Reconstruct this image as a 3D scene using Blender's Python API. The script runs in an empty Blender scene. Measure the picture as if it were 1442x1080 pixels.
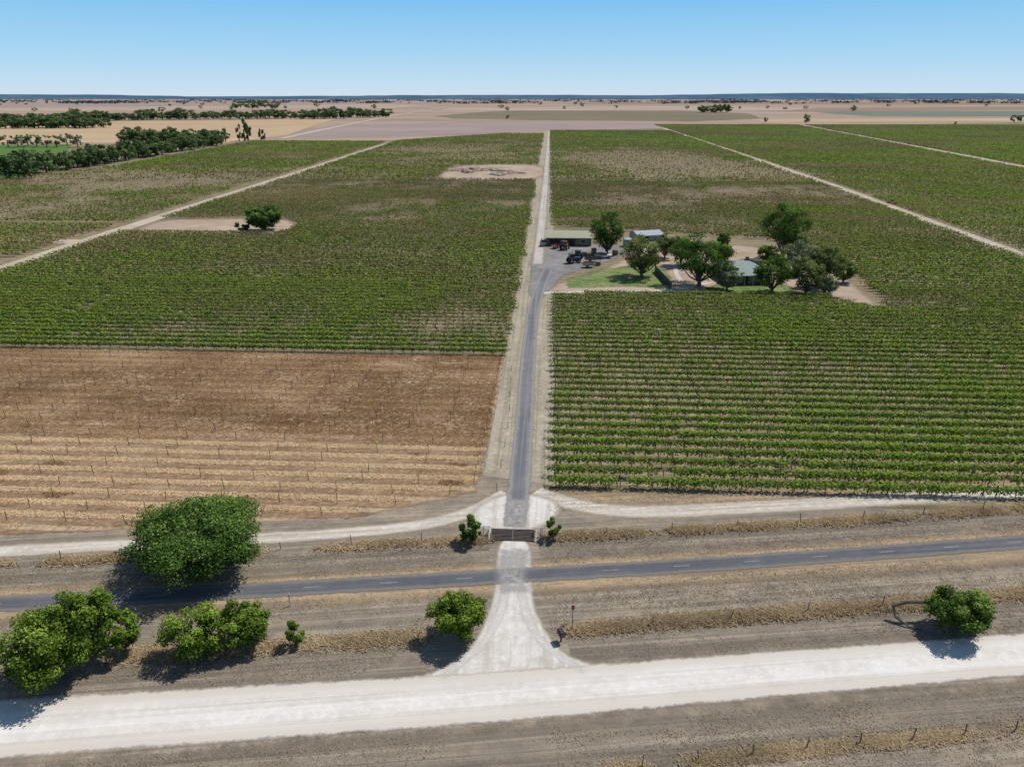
import bpy, bmesh, math
import numpy as np
from mathutils import Vector, Matrix

rng = np.random.default_rng(7)
scene = bpy.context.scene
COL = scene.collection
CAM_H, F, PITCH, YAW = 45.0, 1000.0, math.radians(21.95), math.radians(2.87)

def P(u, v, z=0.0):
    """survey helper: ground position (metres) of a point measured on the reference."""
    a, b = (u-721.0)/F, (v-540.0)/F
    fh = math.cos(PITCH) - b*math.sin(PITCH)
    dn = math.sin(PITCH) + b*math.cos(PITCH)
    t = (CAM_H-z)/dn
    x, y = t*a, t*fh
    return (x*math.cos(YAW)-y*math.sin(YAW), x*math.sin(YAW)+y*math.cos(YAW))

TAB = rng.random((256, 256))
def vnoise(x, y, s, seed=0):
    x = np.asarray(x, float)/s + 13.7*seed + 1000; y = np.asarray(y, float)/s + 7.1*seed + 1000
    xi = np.floor(x).astype(int); yi = np.floor(y).astype(int)
    fx = x-xi; fy = y-yi; fx = fx*fx*(3-2*fx); fy = fy*fy*(3-2*fy)
    a = TAB[xi % 256, yi % 256]; b = TAB[(xi+1) % 256, yi % 256]
    c = TAB[xi % 256, (yi+1) % 256]; d = TAB[(xi+1) % 256, (yi+1) % 256]
    return (a*(1-fx)+b*fx)*(1-fy)+(c*(1-fx)+d*fx)*fy

# ------------------------------------------------------------------ materials
def srgb(r, g, b, k=0.74):
    f = lambda c: ((c/255+0.055)/1.055)**2.4 if c > 10 else c/255/12.92
    return (f(r)*k, f(g)*k, f(b)*k, 1)
def lf(r, g, b): return srgb(r, g, b, 1.15)

class NT:
    def __init__(self, name):
        self.m = bpy.data.materials.new(name); self.m.use_nodes = True
        self.n = self.m.node_tree.nodes; self.l = self.m.node_tree.links
        self.bsdf = self.n["Principled BSDF"]; self.out = self.n["Material Output"]
    def add(self, t, **k):
        n = self.n.new(t)
        for a, b in k.items(): setattr(n, a, b)
        return n
    def math(self, op, a, b=None, clamp=False):
        n = self.add("ShaderNodeMath", operation=op); n.use_clamp = clamp
        for i, s in enumerate((a, b)):
            if s is None: continue
            if isinstance(s, (int, float)): n.inputs[i].default_value = s
            else: self.l.new(s, n.inputs[i])
        return n.outputs[0]
    def mix(self, fac, a, b):
        n = self.add("ShaderNodeMix", data_type='RGBA')
        for i, s in ((0, fac), (6, a), (7, b)):
            if isinstance(s, (int, float, tuple)): n.inputs[i].default_value = s
            else: self.l.new(s, n.inputs[i])
        return n.outputs[2]
    def noise(self, vec, scale, detail=4, rough=0.6):
        n = self.add("ShaderNodeTexNoise"); n.inputs["Scale"].default_value = scale
        n.inputs["Detail"].default_value = detail; n.inputs["Roughness"].default_value = rough
        self.l.new(vec, n.inputs["Vector"]); return n.outputs[0]
    def ramp(self, v, lo, hi):
        n = self.add("ShaderNodeMapRange"); n.interpolation_type = 'SMOOTHSTEP'
        self.l.new(v, n.inputs[0]); n.inputs[1].default_value = lo; n.inputs[2].default_value = hi
        return n.outputs[0]
    def mapped(self, vec, ang, sc):
        m1 = self.add("ShaderNodeMapping"); m1.inputs["Rotation"].default_value = (0, 0, -ang); self.l.new(vec, m1.inputs[0])
        m2 = self.add("ShaderNodeMapping"); m2.inputs["Scale"].default_value = (sc[0], sc[1], 1); self.l.new(m1.outputs[0], m2.inputs[0])
        return m2.outputs[0]

ROADANG = math.radians(8.3)
def ground_mat(name, c1, c2, c3, big=0.06, fine=1.6, ang=ROADANG, streak=None, sfreq=(0.04, 0.9), streak2=None, s2freq=(0.015, 2.6),
               rows=None, rowphase=0.0, rowsp=3.0, edge=False, edgecol=None, bump=0.0, s_amt=0.7, edge_soft=0.35, enoise=1.6, f_amt=0.75, rough=0.95, opacity=1.0, valvar=0.8):
    t = NT(name)
    pos = t.add("ShaderNodeNewGeometry").outputs["Position"]
    n1 = t.noise(pos, big, 3, 0.65); n2 = t.noise(pos, fine, 4, 0.8)
    n4 = t.noise(pos, fine*0.22, 3, 0.7)
    c = t.mix(t.ramp(n1, 0.4, 0.6), c1, c2)
    c = t.mix(t.math('MULTIPLY', t.ramp(n2, 0.46, 0.66), f_amt), c, c3)
    if streak:
        n3 = t.noise(t.mapped(pos, ang, sfreq), 1.0, 3, 0.7)
        c = t.mix(t.math('MULTIPLY', t.ramp(n3, 0.46, 0.62), s_amt), c, streak)
    if streak2:
        n6 = t.noise(t.mapped(pos, ang, s2freq), 1.0, 2, 0.6)
        c = t.mix(t.math('MULTIPLY', t.ramp(n6, 0.5, 0.62), 0.6), c, streak2)
    if rows:
        sx = t.add("ShaderNodeSeparateXYZ"); t.l.new(pos, sx.inputs[0])
        ph = t.math('ADD', t.math('MULTIPLY', sx.outputs[1], 2*math.pi/rowsp), t.math('MULTIPLY', n4, 1.6))
        s = t.math('SINE', t.math('ADD', ph, rowphase-0.8))
        c = t.mix(t.math('MULTIPLY', t.ramp(s, -0.1, 0.9), t.ramp(n2, 0.3, 0.55)), c, rows)
    hs = t.add("ShaderNodeHueSaturation"); t.l.new(c, hs.inputs["Color"])
    t.l.new(t.math('ADD', t.math('MULTIPLY', t.math('ADD', n2, n4), valvar), 1.0-valvar), hs.inputs["Value"])
    c = hs.outputs[0]
    if edge:
        at = t.add("ShaderNodeAttribute", attribute_name="edge").outputs["Fac"]
        ne = t.math('ADD', at, t.math('MULTIPLY', t.math('SUBTRACT', t.math('MULTIPLY', t.math('ADD', n2, n4), 0.5), 0.5), enoise))
        if edgecol: c = t.mix(t.ramp(ne, 0.35, 0.75), c, edgecol)
        tr = t.add("ShaderNodeBsdfTransparent"); mx = t.add("ShaderNodeMixShader")
        fac = t.ramp(ne, 0.95-edge_soft, 0.95)
        if opacity < 1: fac = t.math('MAXIMUM', fac, t.math('MULTIPLY', t.ramp(n2, 0.3, 0.7), 2*(1-opacity), True))
        t.l.new(fac, mx.inputs[0]); t.l.new(t.bsdf.outputs[0], mx.inputs[1]); t.l.new(tr.outputs[0], mx.inputs[2])
        t.l.new(mx.outputs[0], t.out.inputs[0])
    t.l.new(c, t.bsdf.inputs["Base Color"]); t.bsdf.inputs["Roughness"].default_value = rough
    t.bsdf.inputs["Specular IOR Level"].default_value = 0.1
    if bump:
        b = t.add("ShaderNodeBump"); b.inputs["Strength"].default_value = bump; b.inputs["Distance"].default_value = 0.25
        t.l.new(n2, b.inputs["Height"]); t.l.new(b.outputs[0], t.bsdf.inputs["Normal"])
    return t.m

def leaf_mat(name, dark, mid, light, trans=0.25, mottle=None):
    t = NT(name)
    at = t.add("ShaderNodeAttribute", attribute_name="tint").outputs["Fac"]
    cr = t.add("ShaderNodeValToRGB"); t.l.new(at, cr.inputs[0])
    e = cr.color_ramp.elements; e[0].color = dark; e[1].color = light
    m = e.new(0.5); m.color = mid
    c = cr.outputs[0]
    if mottle:
        pos = t.add("ShaderNodeNewGeometry").outputs["Position"]
        sx = t.add("ShaderNodeSeparateXYZ"); t.l.new(pos, sx.inputs[0])
        a = t.noise(t.mapped(pos, 0.0, (0.011, 0.024)), 1.0, 5, 0.72)
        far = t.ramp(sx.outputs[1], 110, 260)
        c = t.mix(t.math('MULTIPLY', t.math('MULTIPLY', t.ramp(a, 0.46, 0.62), far), 0.78), c, mottle)
        b = t.noise(t.mapped(pos, 0.0, (0.004, 0.009)), 1.0, 3, 0.6)
        c = t.mix(t.math('MULTIPLY', t.math('MULTIPLY', t.ramp(b, 0.48, 0.62), far), 0.5), c, lf(122, 100, 84))
        c = t.mix(t.math('MULTIPLY', t.ramp(sx.outputs[1], 200, 1200), 0.18), c, lf(104, 120, 96))  # aerial haze painted into the leaf colour, stronger with distance
    d = t.add("ShaderNodeBsdfDiffuse"); tl = t.add("ShaderNodeBsdfTranslucent"); mx = t.add("ShaderNodeMixShader")
    t.l.new(c, d.inputs[0]); t.l.new(c, tl.inputs[0]); mx.inputs[0].default_value = trans
    t.l.new(d.outputs[0], mx.inputs[1]); t.l.new(tl.outputs[0], mx.inputs[2]); t.l.new(mx.outputs[0], t.out.inputs[0])
    return t.m

def paint(name, col, rough=0.6, metal=0.0, var=0.25, scale=1.5, corr=0.0):
    t = NT(name)
    tc = t.add("ShaderNodeTexCoord").outputs["Object"]
    n = t.noise(tc, scale, 4, 0.7)
    dk = tuple(c*(1-var) for c in col[:3])+(1,)
    t.l.new(t.mix(t.ramp(n, 0.35, 0.65), dk, col), t.bsdf.inputs["Base Color"])
    t.bsdf.inputs["Roughness"].default_value = rough; t.bsdf.inputs["Metallic"].default_value = metal
    if corr:
        w = t.add("ShaderNodeTexWave"); w.inputs["Scale"].default_value = corr; t.l.new(tc, w.inputs[0])
        b = t.add("ShaderNodeBump"); b.inputs["Strength"].default_value = 0.5; b.inputs["Distance"].default_value = 0.05
        t.l.new(w.outputs[1], b.inputs["Height"]); t.l.new(b.outputs[0], t.bsdf.inputs["Normal"])
    return t.m

# ------------------------------------------------------------------ mesh helpers
def raw_mesh(name, verts, nper, mats, tint=None, mi=None):
    verts = np.asarray(verts, np.float32).reshape(-1, 3); n = len(verts)//nper
    me = bpy.data.meshes.new(name)
    me.vertices.add(n*nper); me.vertices.foreach_set("co", verts[:n*nper].ravel())
    me.loops.add(n*nper); me.loops.foreach_set("vertex_index", np.arange(n*nper, dtype=np.int32))
    me.polygons.add(n); me.polygons.foreach_set("loop_start", np.arange(n, dtype=np.int32)*nper)
    if mi is not None: me.polygons.foreach_set("material_index", np.asarray(mi, np.int32))
    me.update(calc_edges=True)
    if tint is not None:
        a = me.attributes.new("tint", 'FLOAT', 'FACE'); a.data.foreach_set("value", np.clip(tint, 0, 1).astype(np.float32))
    for m in mats: me.materials.append(m)
    return me

def put(name, data, loc=(0, 0, 0), parent=None, label=None, category=None, group=None, kind=None, rot=0.0):
    o = bpy.data.objects.new(name, data); COL.objects.link(o)
    if parent: o.parent = parent
    o.location = loc; o.rotation_euler = (0, 0, rot)
    if label: o["label"] = label
    if category: o["category"] = category
    if group: o["group"] = group
    if kind: o["kind"] = kind
    return o

def unit(a): return a/np.maximum(np.linalg.norm(a, axis=-1, keepdims=True), 1e-6)
def leaf_quads(C, N, size, r=rng):
    n = len(C); R = r.normal(size=(n, 3)); T = unit(np.cross(N, R)); B = np.cross(N, T)
    s = (size*r.uniform(0.6, 1.3, n))[:, None]
    q = np.stack([C-T*s, C-B*s*0.65, C+T*s, C+B*s*0.65], 1)
    return q.reshape(-1, 3)

def bm_boxes(parts):
    bm = bmesh.new()
    for c, s, *rest in parts:
        rz = rest[0] if rest else 0
        M = Matrix.Translation(c) @ Matrix.Rotation(rz, 4, 'Z') @ Matrix.Diagonal((s[0], s[1], s[2], 1))
        bmesh.ops.create_cube(bm, size=1, matrix=M)
    return bm
def bm_cyl(bm, p0, p1, r0, r1=None, seg=8):
    r1 = r0 if r1 is None else r1
    p0 = Vector(p0); p1 = Vector(p1); d = p1-p0
    M = Matrix.Translation((p0+p1)/2) @ d.to_track_quat('Z', 'Y').to_matrix().to_4x4()
    bmesh.ops.create_cone(bm, cap_ends=True, segments=seg, radius1=r0, radius2=r1, depth=d.length, matrix=M)
def bm_done(bm, name, mat, bevel=0):
    if bevel: bmesh.ops.bevel(bm, geom=bm.edges[:], offset=bevel, segments=1, affect='EDGES')
    me = bpy.data.meshes.new(name); bm.to_mesh(me); bm.free()
    if mat: me.materials.append(mat)
    return me
def part(name, boxes, mat, parent, bevel=0.0, loc=(0, 0, 0), label=None):
    return put(name, bm_done(bm_boxes(boxes), name, mat, bevel), loc, parent, label)

def tube(pts, radii, seg=7):
    pts = np.asarray(pts, float); k = len(pts); rings = []
    for i in range(k):
        d = pts[min(i+1, k-1)]-pts[max(i-1, 0)]; d = d/np.linalg.norm(d)
        a = np.cross(d, [0.3, 0.9, 0.1]); a /= np.linalg.norm(a); b = np.cross(d, a)
        th = np.linspace(0, 2*math.pi, seg, endpoint=False)
        rings.append(pts[i]+radii[i]*(np.cos(th)[:, None]*a+np.sin(th)[:, None]*b))
    q = []
    for i in range(k-1):
        for j in range(seg):
            q += [rings[i][j], rings[i][(j+1) % seg], rings[i+1][(j+1) % seg], rings[i+1][j]]
    return np.array(q)

def resample(pts, step=2.0):
    pts = np.array(pts, float); seg = np.linalg.norm(np.diff(pts[:, :2], axis=0), axis=1); s = np.r_[0, np.cumsum(seg)]
    n = max(4, int(s[-1]/step)); n = min(n, 400); t = np.linspace(0, s[-1], n)
    out = np.stack([np.interp(t, s, pts[:, k]) for k in range(pts.shape[1])], 1)
    for _ in range(10):
        o = out.copy(); o[1:-1] = (out[:-2]+2*out[1:-1]+out[2:])/4; out = o
    return out

def ribbon(name, pts_px, width, z, mat, step=2.0):
    rows = []
    for p in pts_px:
        x, y = P(p[0], p[1]); rows.append((x, y, p[2] if len(p) > 2 else width))
    r = resample(rows, step); n = len(r)
    d = np.gradient(r[:, :2], axis=0); d = unit(d); nrm = np.stack([-d[:, 1], d[:, 0]], 1)
    ss = np.array([-1, -0.75, -0.4, 0, 0.4, 0.75, 1]); m = len(ss)
    V = np.zeros((n, m, 3)); V[:, :, :2] = r[:, None, :2]+nrm[:, None, :]*(ss[None, :, None]*r[:, None, 2:3]*0.5*1.15); V[:, :, 2] = z
    faces = [(i*m+j, i*m+j+1, (i+1)*m+j+1, (i+1)*m+j) for i in range(n-1) for j in range(m-1)]
    me = bpy.data.meshes.new(name); me.from_pydata(V.reshape(-1, 3).tolist(), [], faces); me.materials.append(mat)
    ev = np.tile(np.abs(ss), (n, 1)); k = min(3, n//3)
    if step < 1.5:
        for i in range(k): ev[i] = np.maximum(ev[i], 1-i/k); ev[n-1-i] = np.maximum(ev[n-1-i], 1-i/k)
    a = me.attributes.new("edge", 'FLOAT', 'POINT'); a.data.foreach_set("value", ev.ravel().astype(np.float32))
    if me.polygons[0].normal.z < 0: me.flip_normals()
    return put(name, me, kind="structure")

def patch(name, poly_px, z, mat, soft=1.5, world=False, smooth=0):
    pts = np.array([(p if world else P(*p)) for p in poly_px], float)
    for _ in range(smooth):
        nx = np.roll(pts, -1, 0); pts = np.stack([pts*0.75+nx*0.25, pts*0.25+nx*0.75], 1).reshape(-1, 2)
    area = 0.5*np.sum(pts[:, 0]*np.roll(pts[:, 1], -1)-np.roll(pts[:, 0], -1)*pts[:, 1])
    if area < 0: pts = pts[::-1]
    n = len(pts)
    e = unit(np.roll(pts, -1, 0)-pts); nr = np.stack([e[:, 1], -e[:, 0]], 1)
    vn = unit(nr+np.roll(nr, 1, 0)); outer = pts+vn*soft; inner = pts-vn*soft*0.6
    V = [(x, y, z) for x, y in inner]+[(x, y, z) for x, y in outer]
    F_ = [tuple(range(n))]+[(i, n+i, n+(i+1) % n, (i+1) % n) for i in range(n)]
    me = bpy.data.meshes.new(name); me.from_pydata(V, [], F_); me.materials.append(mat)
    a = me.attributes.new("edge", 'FLOAT', 'POINT'); a.data.foreach_set("value", np.r_[np.zeros(n), np.ones(n)].astype(np.float32))
    return put(name, me, kind="structure")

# ------------------------------------------------------------------ ground
RS = 2.7   # vine row spacing
verge = ground_mat("dry_verge", srgb(152, 139, 122), srgb(168, 152, 129), srgb(128, 117, 103), big=0.16, streak=srgb(128, 117, 104), sfreq=(0.03, 0.9), streak2=srgb(182, 168, 146), s2freq=(0.03, 2.2), s_amt=0.6, f_amt=0.9, fine=2.3, bump=0.5)
far_ground = ground_mat("paddock_stubble", srgb(188, 162, 140), srgb(172, 148, 129), srgb(158, 138, 118), big=0.0012, fine=0.02, streak=srgb(148, 132, 112), sfreq=(0.0006, 0.004), s_amt=0.6, valvar=0.4)
S = 40000
def sheet(name, x0, x1, y0, y1, z, mat):
    me = bpy.data.meshes.new(name); me.from_pydata([(x0, y0, z), (x1, y0, z), (x1, y1, z), (x0, y1, z)], [], [(0, 1, 2, 3)])
    me.materials.append(mat); return put(name, me, kind="structure")
sheet("ground", -S, S, -2000, S*1.5, 0.0, far_ground)
patch("verge_ground", [(-260, -60), (260, -60), (260, 150), (-260, 150)], 0.012, verge, 1, world=True)

orange = ground_mat("tan_dry_grass", srgb(184, 158, 124), srgb(170, 147, 118), srgb(200, 178, 146), streak=srgb(148, 131, 109), sfreq=(0.05, 1.2), edge=True, big=0.3, fine=2.2, edge_soft=0.9, enoise=2.0)
greyv = ground_mat("mown_grey_grass", srgb(148, 136, 119), srgb(160, 147, 127), srgb(126, 115, 101), streak=srgb(180, 167, 147), sfreq=(0.02, 1.6), streak2=srgb(122, 111, 98), s2freq=(0.03, 2.2), fine=2.3, big=0.2, edge=True, edge_soft=0.9, enoise=1.8, bump=0.45)
white = ground_mat("white_gravel", srgb(238, 230, 219), srgb(228, 219, 206), srgb(248, 242, 233), streak=srgb(210, 198, 181), sfreq=(0.008, 0.9), edge=True, edgecol=srgb(222, 211, 195), fine=1.4, edge_soft=0.15, enoise=0.42, f_amt=0.45, s_amt=0.7, valvar=0.25, big=0.15, streak2=srgb(247, 241, 232), s2freq=(0.01, 1.8))
white_y = ground_mat("gravel_drive", srgb(206, 197, 184), srgb(194, 184, 170), srgb(220, 212, 200), ang=math.radians(90), streak=srgb(176, 164, 146), sfreq=(0.02, 1.3), edge=True, edgecol=srgb(186, 173, 152), fine=1.0, f_amt=0.5, s_amt=0.7, valvar=0.4, edge_soft=0.6, enoise=1.2)
apron = ground_mat("chalk_apron", srgb(230, 222, 210), srgb(214, 205, 192), srgb(242, 236, 226), big=0.2, ang=math.radians(90), streak=srgb(196, 184, 168), sfreq=(0.06, 1.0), edge=True, edgecol=srgb(210, 197, 178), fine=1.3, f_amt=0.5, s_amt=0.55, valvar=0.4, edge_soft=0.5, enoise=0.8)
dust = ground_mat("road_dust", srgb(236, 229, 219), srgb(228, 221, 210), srgb(244, 238, 229), edge=True, fine=1.2, edge_soft=0.8, opacity=0.7, valvar=0.2)
dust2 = ground_mat("thin_dust", srgb(194, 188, 180), srgb(186, 180, 172), srgb(204, 198, 188), edge=True, fine=1.2, edge_soft=0.95, opacity=0.6, valvar=0.2)
trackm = ground_mat("pale_track", srgb(220, 209, 193), srgb(208, 196, 179), srgb(232, 223, 209), streak=srgb(184, 170, 148), sfreq=(0.02, 1.6), edge=True, edgecol=srgb(200, 184, 160), fine=1.2, edge_soft=0.5, valvar=0.4, enoise=0.8)
far_track = ground_mat("field_track", srgb(208, 192, 168), srgb(196, 180, 156), srgb(186, 168, 144), fine=0.4, valvar=0.4)
asphalt = ground_mat("asphalt", srgb(100, 101, 104), srgb(109, 109, 111), srgb(90, 91, 95), streak=srgb(120, 119, 120), sfreq=(0.02, 1.5), edge=True, edgecol=srgb(136, 129, 121), fine=2.5, edge_soft=0.2, enoise=0.7, f_amt=0.6, valvar=0.5)
asphalt_y = ground_mat("asphalt_drive", srgb(118, 118, 121), srgb(128, 127, 129), srgb(108, 108, 112), ang=math.radians(90), streak=srgb(150, 147, 145), sfreq=(0.02, 1.8), edge=True, edgecol=srgb(164, 158, 150), fine=2.5, edge_soft=0.3, f_amt=0.5, valvar=0.4, enoise=0.9)
yardm = ground_mat("yard_surface", srgb(138, 134, 130), srgb(160, 153, 147), srgb(122, 118, 116), edge=True, fine=1.0)
drivev = ground_mat("drive_verge", srgb(182, 169, 146), srgb(172, 157, 136), srgb(194, 183, 161), ang=math.radians(90), streak=srgb(146, 140, 112), sfreq=(0.02, 1.4), edge=True)
brownf = ground_mat("dead_vineyard_soil", srgb(166, 138, 107), srgb(150, 120, 91), srgb(190, 164, 131), big=0.1, fine=1.6, ang=0.0, streak=srgb(134, 105, 79), sfreq=(0.16, 1.6), rows=srgb(194, 170, 138), rowsp=RS, edge=True, s_amt=0.7)
vinef = ground_mat("vineyard_soil", srgb(164, 145, 118), srgb(150, 133, 106), srgb(180, 162, 134), big=0.03, fine=0.9, ang=0.0, streak=srgb(126, 118, 82), sfreq=(0.08, 0.6), rows=srgb(112, 107, 72), rowphase=3.14, rowsp=RS, edge=True, s_amt=0.6)
dirt = ground_mat("bare_dirt", srgb(196, 174, 150), srgb(184, 161, 138), srgb(170, 148, 126), edge=True, fine=0.5, edge_soft=0.8)
lawn = ground_mat("lawn_grass", srgb(98, 126, 64), srgb(134, 142, 86), srgb(164, 156, 112), big=0.16, fine=0.8, edge=True, edge_soft=0.9, enoise=2.2, f_amt=0.7)

RX0 = P(775, 600)[0]; LX1 = P(712, 520)[0]
patch("vineyard_ground", [(RX0-0.5, 75), (110, 75), (900, 900), (900, 1500), (RX0-0.5, 1090)], 0.02, vinef, 1.0, world=True)
patch("vineyard_ground", [(LX1+0.3, 124), (-130, 124), (-640, 700), (-175, 830), (LX1+0.3, 1010)], 0.02, vinef, 1.0, world=True)
patch("dead_vineyard_ground", [(-7, 124.5), (-130, 124.5), (-130, 64), (-60, 64.5), (-22, 70), (-9, 76)], 0.024, brownf, 1.2, world=True)
patch("driveway_verge", [(LX1-0.3, 80), (RX0+0.3, 78), (RX0+0.8, 172), (RX0+1, 1100), (LX1, 1100), (LX1, 200)], 0.03, drivev, 0.7, world=True)
ribbon("grass_verge", [(-60, 870), (350, 845), (700, 827), (1000, 812), (1500, 777)], 3.8, 0.022, orange)
ribbon("grass_verge", [(-60, 838), (350, 820), (700, 800), (1000, 783), (1500, 748)], 2.8, 0.026, orange)
ribbon("grass_verge", [(-60, 985), (350, 950), (600, 930)], 5.0, 0.0215, greyv)
ribbon("grass_verge", [(800, 905), (1100, 890), (1500, 862)], 5.5, 0.0215, greyv)
ribbon("grass_verge", [(-60, 1130), (400, 1075), (1000, 1035), (1500, 985)], 5.5, 0.0215, greyv)
ribbon("grass_verge", [(-60, 810), (350, 797), (690, 780)], 3.5, 0.0225, greyv)
ribbon("grass_verge", [(760, 775), (1000, 762), (1500, 728)], 3.5, 0.0225, greyv)
ribbon("grass_verge", [(765, 703), (1000, 703), (1250, 692), (1500, 684)], 6.0, 0.027, orange)
patch("gravel_apron", [(704, 758), (744, 758), (743, 825), (750, 862), (768, 900), (800, 930), (850, 944), (960, 950), (900, 985), (560, 1005), (470, 990), (570, 966), (640, 940), (676, 905), (693, 865), (703, 825)], 0.040, apron, 0.6, smooth=2)
ribbon("gravel_road", [(-200, 1044), (0, 1024, 5.6), (360, 1002, 5.3), (720, 979, 5.0), (1000, 955, 4.8), (1250, 936, 4.6), (1442, 920, 4.5), (1640, 903, 4.5)], 5.2, 0.045, white)
ribbon("wheel_track", [(716, 772), (714, 830), (703, 880), (670, 922), (610, 960)], 1.0, 0.048, dust, step=1)
ribbon("wheel_track", [(731, 772), (732, 830), (742, 880), (772, 922), (830, 948)], 1.0, 0.048, dust, step=1)
ribbon("asphalt_road", [(-160, 862), (0, 850), (350, 832), (700, 812), (1000, 795), (1250, 777), (1442, 763), (1600, 750)], 2.4, 0.052, asphalt)
ribbon("road_dust", [(722, 770), (722, 840)], 4.2, 0.060, dust2, step=0.5)
ribbon("farm_track", [(-160, 788), (0, 776), (200, 766), (400, 757), (560, 746), (650, 733), (692, 714), (712, 694)], 2.7, 0.042, trackm)
ribbon("farm_track", [(1640, 680), (1442, 694), (1200, 706), (1000, 718), (870, 723), (790, 714), (755, 692)], 3.4, 0.042, trackm)
patch("gravel_apron", [(700, 700), (756, 700), (788, 716), (752, 742), (694, 742), (662, 734)], 0.046, apron, 1.4, smooth=2)
ribbon("driveway", [(724, 742, 2.6), (728, 715), (731, 690), (735, 640), (740, 570), (744, 500), (750, 440), (762, 400), (772, 380)], 2.9, 0.05, asphalt_y)
ribbon("road_dust", [(722, 748), (726, 722), (729, 700)], 3.4, 0.056, dust2, step=0.6)
ribbon("driveway", [(757, 372), (760, 345), (763, 310), (768, 260), (771, 220), (773, 184)], 4.6, 0.055, white_y)
patch("farmyard", [(748, 425), (753, 385), (752, 362), (762, 346), (872, 346), (874, 358), (850, 370), (812, 380), (788, 388), (776, 398), (765, 415)], 0.048, yardm, 1.5, smooth=1)
patch("dirt_clearing", [(772, 412), (790, 398), (880, 372), (900, 345), (1010, 345), (1080, 350), (1150, 372), (1190, 395), (1235, 432), (1200, 425), (1150, 412), (1000, 414)], 0.035, dirt, 2.5, smooth=1)
patch("lawn", [(802, 405), (800, 394), (822, 389), (850, 380), (882, 376), (908, 371), (932, 378), (940, 390), (930, 405), (870, 403)], 0.044, lawn, 2.0)
patch("lawn", [(985, 412), (1010, 400), (1060, 396), (1110, 402), (1120, 411), (1060, 414)], 0.044, lawn, 1.5, smooth=1)
ribbon("garden_path", [(766, 413), (820, 411), (900, 411), (945, 409), (975, 404), (1000, 398)], 2.6, 0.056, trackm)
ribbon("garden_path", [(950, 372), (952, 388), (965, 404)], 2.0, 0.06, trackm)
patch("dirt_clearing", [(190, 328), (225, 311), (300, 309), (400, 309), (418, 318), (400, 328), (300, 329)], 0.04, dirt, 5, smooth=2)
patch("dirt_clearing", [(612, 253), (640, 234), (700, 232), (766, 233), (764, 253), (690, 254)], 0.04, dirt, 6, smooth=2)
LT = [(-120, 420), (0, 380), (110, 343), (280, 288), (430, 240), (550, 201)]
RT = [(1560, 402), (1442, 361), (1300, 309), (1180, 264), (1060, 223), (932, 180)]
ST = [(1560, 258), (1442, 236), (1300, 209), (1200, 190), (1120, 175)]
ribbon("field_track", LT, 5.5, 0.05, far_track)
ribbon("field_track", RT, 5.5, 0.05, far_track)
ribbon("field_track", ST, 10.0, 0.05, far_track)
ribbon("field_track", [(-80, 338), (60, 338), (118, 341)], 6.0, 0.045, far_track)

def fm(name, c, d): return ground_mat(name, c, d, c, big=0.002, fine=0.01, ang=0.2, streak=d, sfreq=(0.001, 0.01), edge=True, edge_soft=0.3, f_amt=0.3, valvar=0.3)
mauve = fm("mauve_paddock", srgb(172, 153, 143), srgb(160, 142, 133)); gold = fm("golden_paddock", srgb(206, 178, 140), srgb(192, 164, 128))
olive = fm("olive_paddock", srgb(122, 114, 90), srgb(138, 124, 98)); greenp = fm("green_paddock", srgb(98, 128, 60), srgb(108, 134, 68))
pink = fm("pink_paddock", srgb(194, 169, 148), srgb(180, 156, 138)); teal = fm("blue_green_paddock", srgb(112, 124, 108), srgb(122, 130, 112))
brn = fm("brown_paddock", srgb(160, 138, 116), srgb(148, 126, 106))
patch("paddock", [(370, 196), (480, 176), (760, 172), (930, 175), (932, 181), (775, 184), (620, 190)], 0.10, mauve, 8)
patch("paddock", [(-60, 200), (-60, 180), (150, 172), (470, 168), (400, 190), (310, 202)], 0.11, gold, 8)
patch("paddock", [(625, 164), (690, 158), (780, 155), (920, 155), (1040, 160), (1060, 167), (960, 171), (760, 169), (650, 167)], 0.2, olive, 30)
patch("paddock", [(620, 156), (640, 152), (900, 150), (1150, 152), (1100, 156)], 0.25, pink, 40)
patch("paddock", [(1150, 158), (1500, 157), (1500, 164), (1230, 164)], 0.2, teal, 30)
patch("paddock", [(0, 158), (0, 153), (540, 147), (600, 149), (540, 153)], 0.25, pink, 40)
patch("paddock", [(1060, 168), (1500, 167), (1500, 172), (1080, 172)], 0.15, gold, 10)
patch("paddock", [(1060, 157), (1140, 153), (1500, 150), (1500, 155), (1140, 158)], 0.22, brn, 20)
patch("paddock", [(-200, 250), (-200, 206), (95, 204), (80, 222), (20, 250)], 0.1, greenp, 5)
patch("paddock", [(-60, 151), (-60, 146), (300, 143), (700, 143), (690, 146)], 0.4, mauve, 60)
patch("paddock", [(800, 147), (1500, 148), (1500, 145), (900, 143.5)], 0.4, brn, 60)
ribbon("field_track", [(395, 196), (470, 180), (560, 162), (625, 152)], 9, 0.35, far_track, step=20)
ribbon("field_track", [(640, 172), (800, 170), (1000, 172), (1140, 176)], 7, 0.35, far_track, step=20)
ribbon("field_track", [(1180, 174), (1300, 172), (1500, 170)], 7, 0.35, far_track, step=20)

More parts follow.
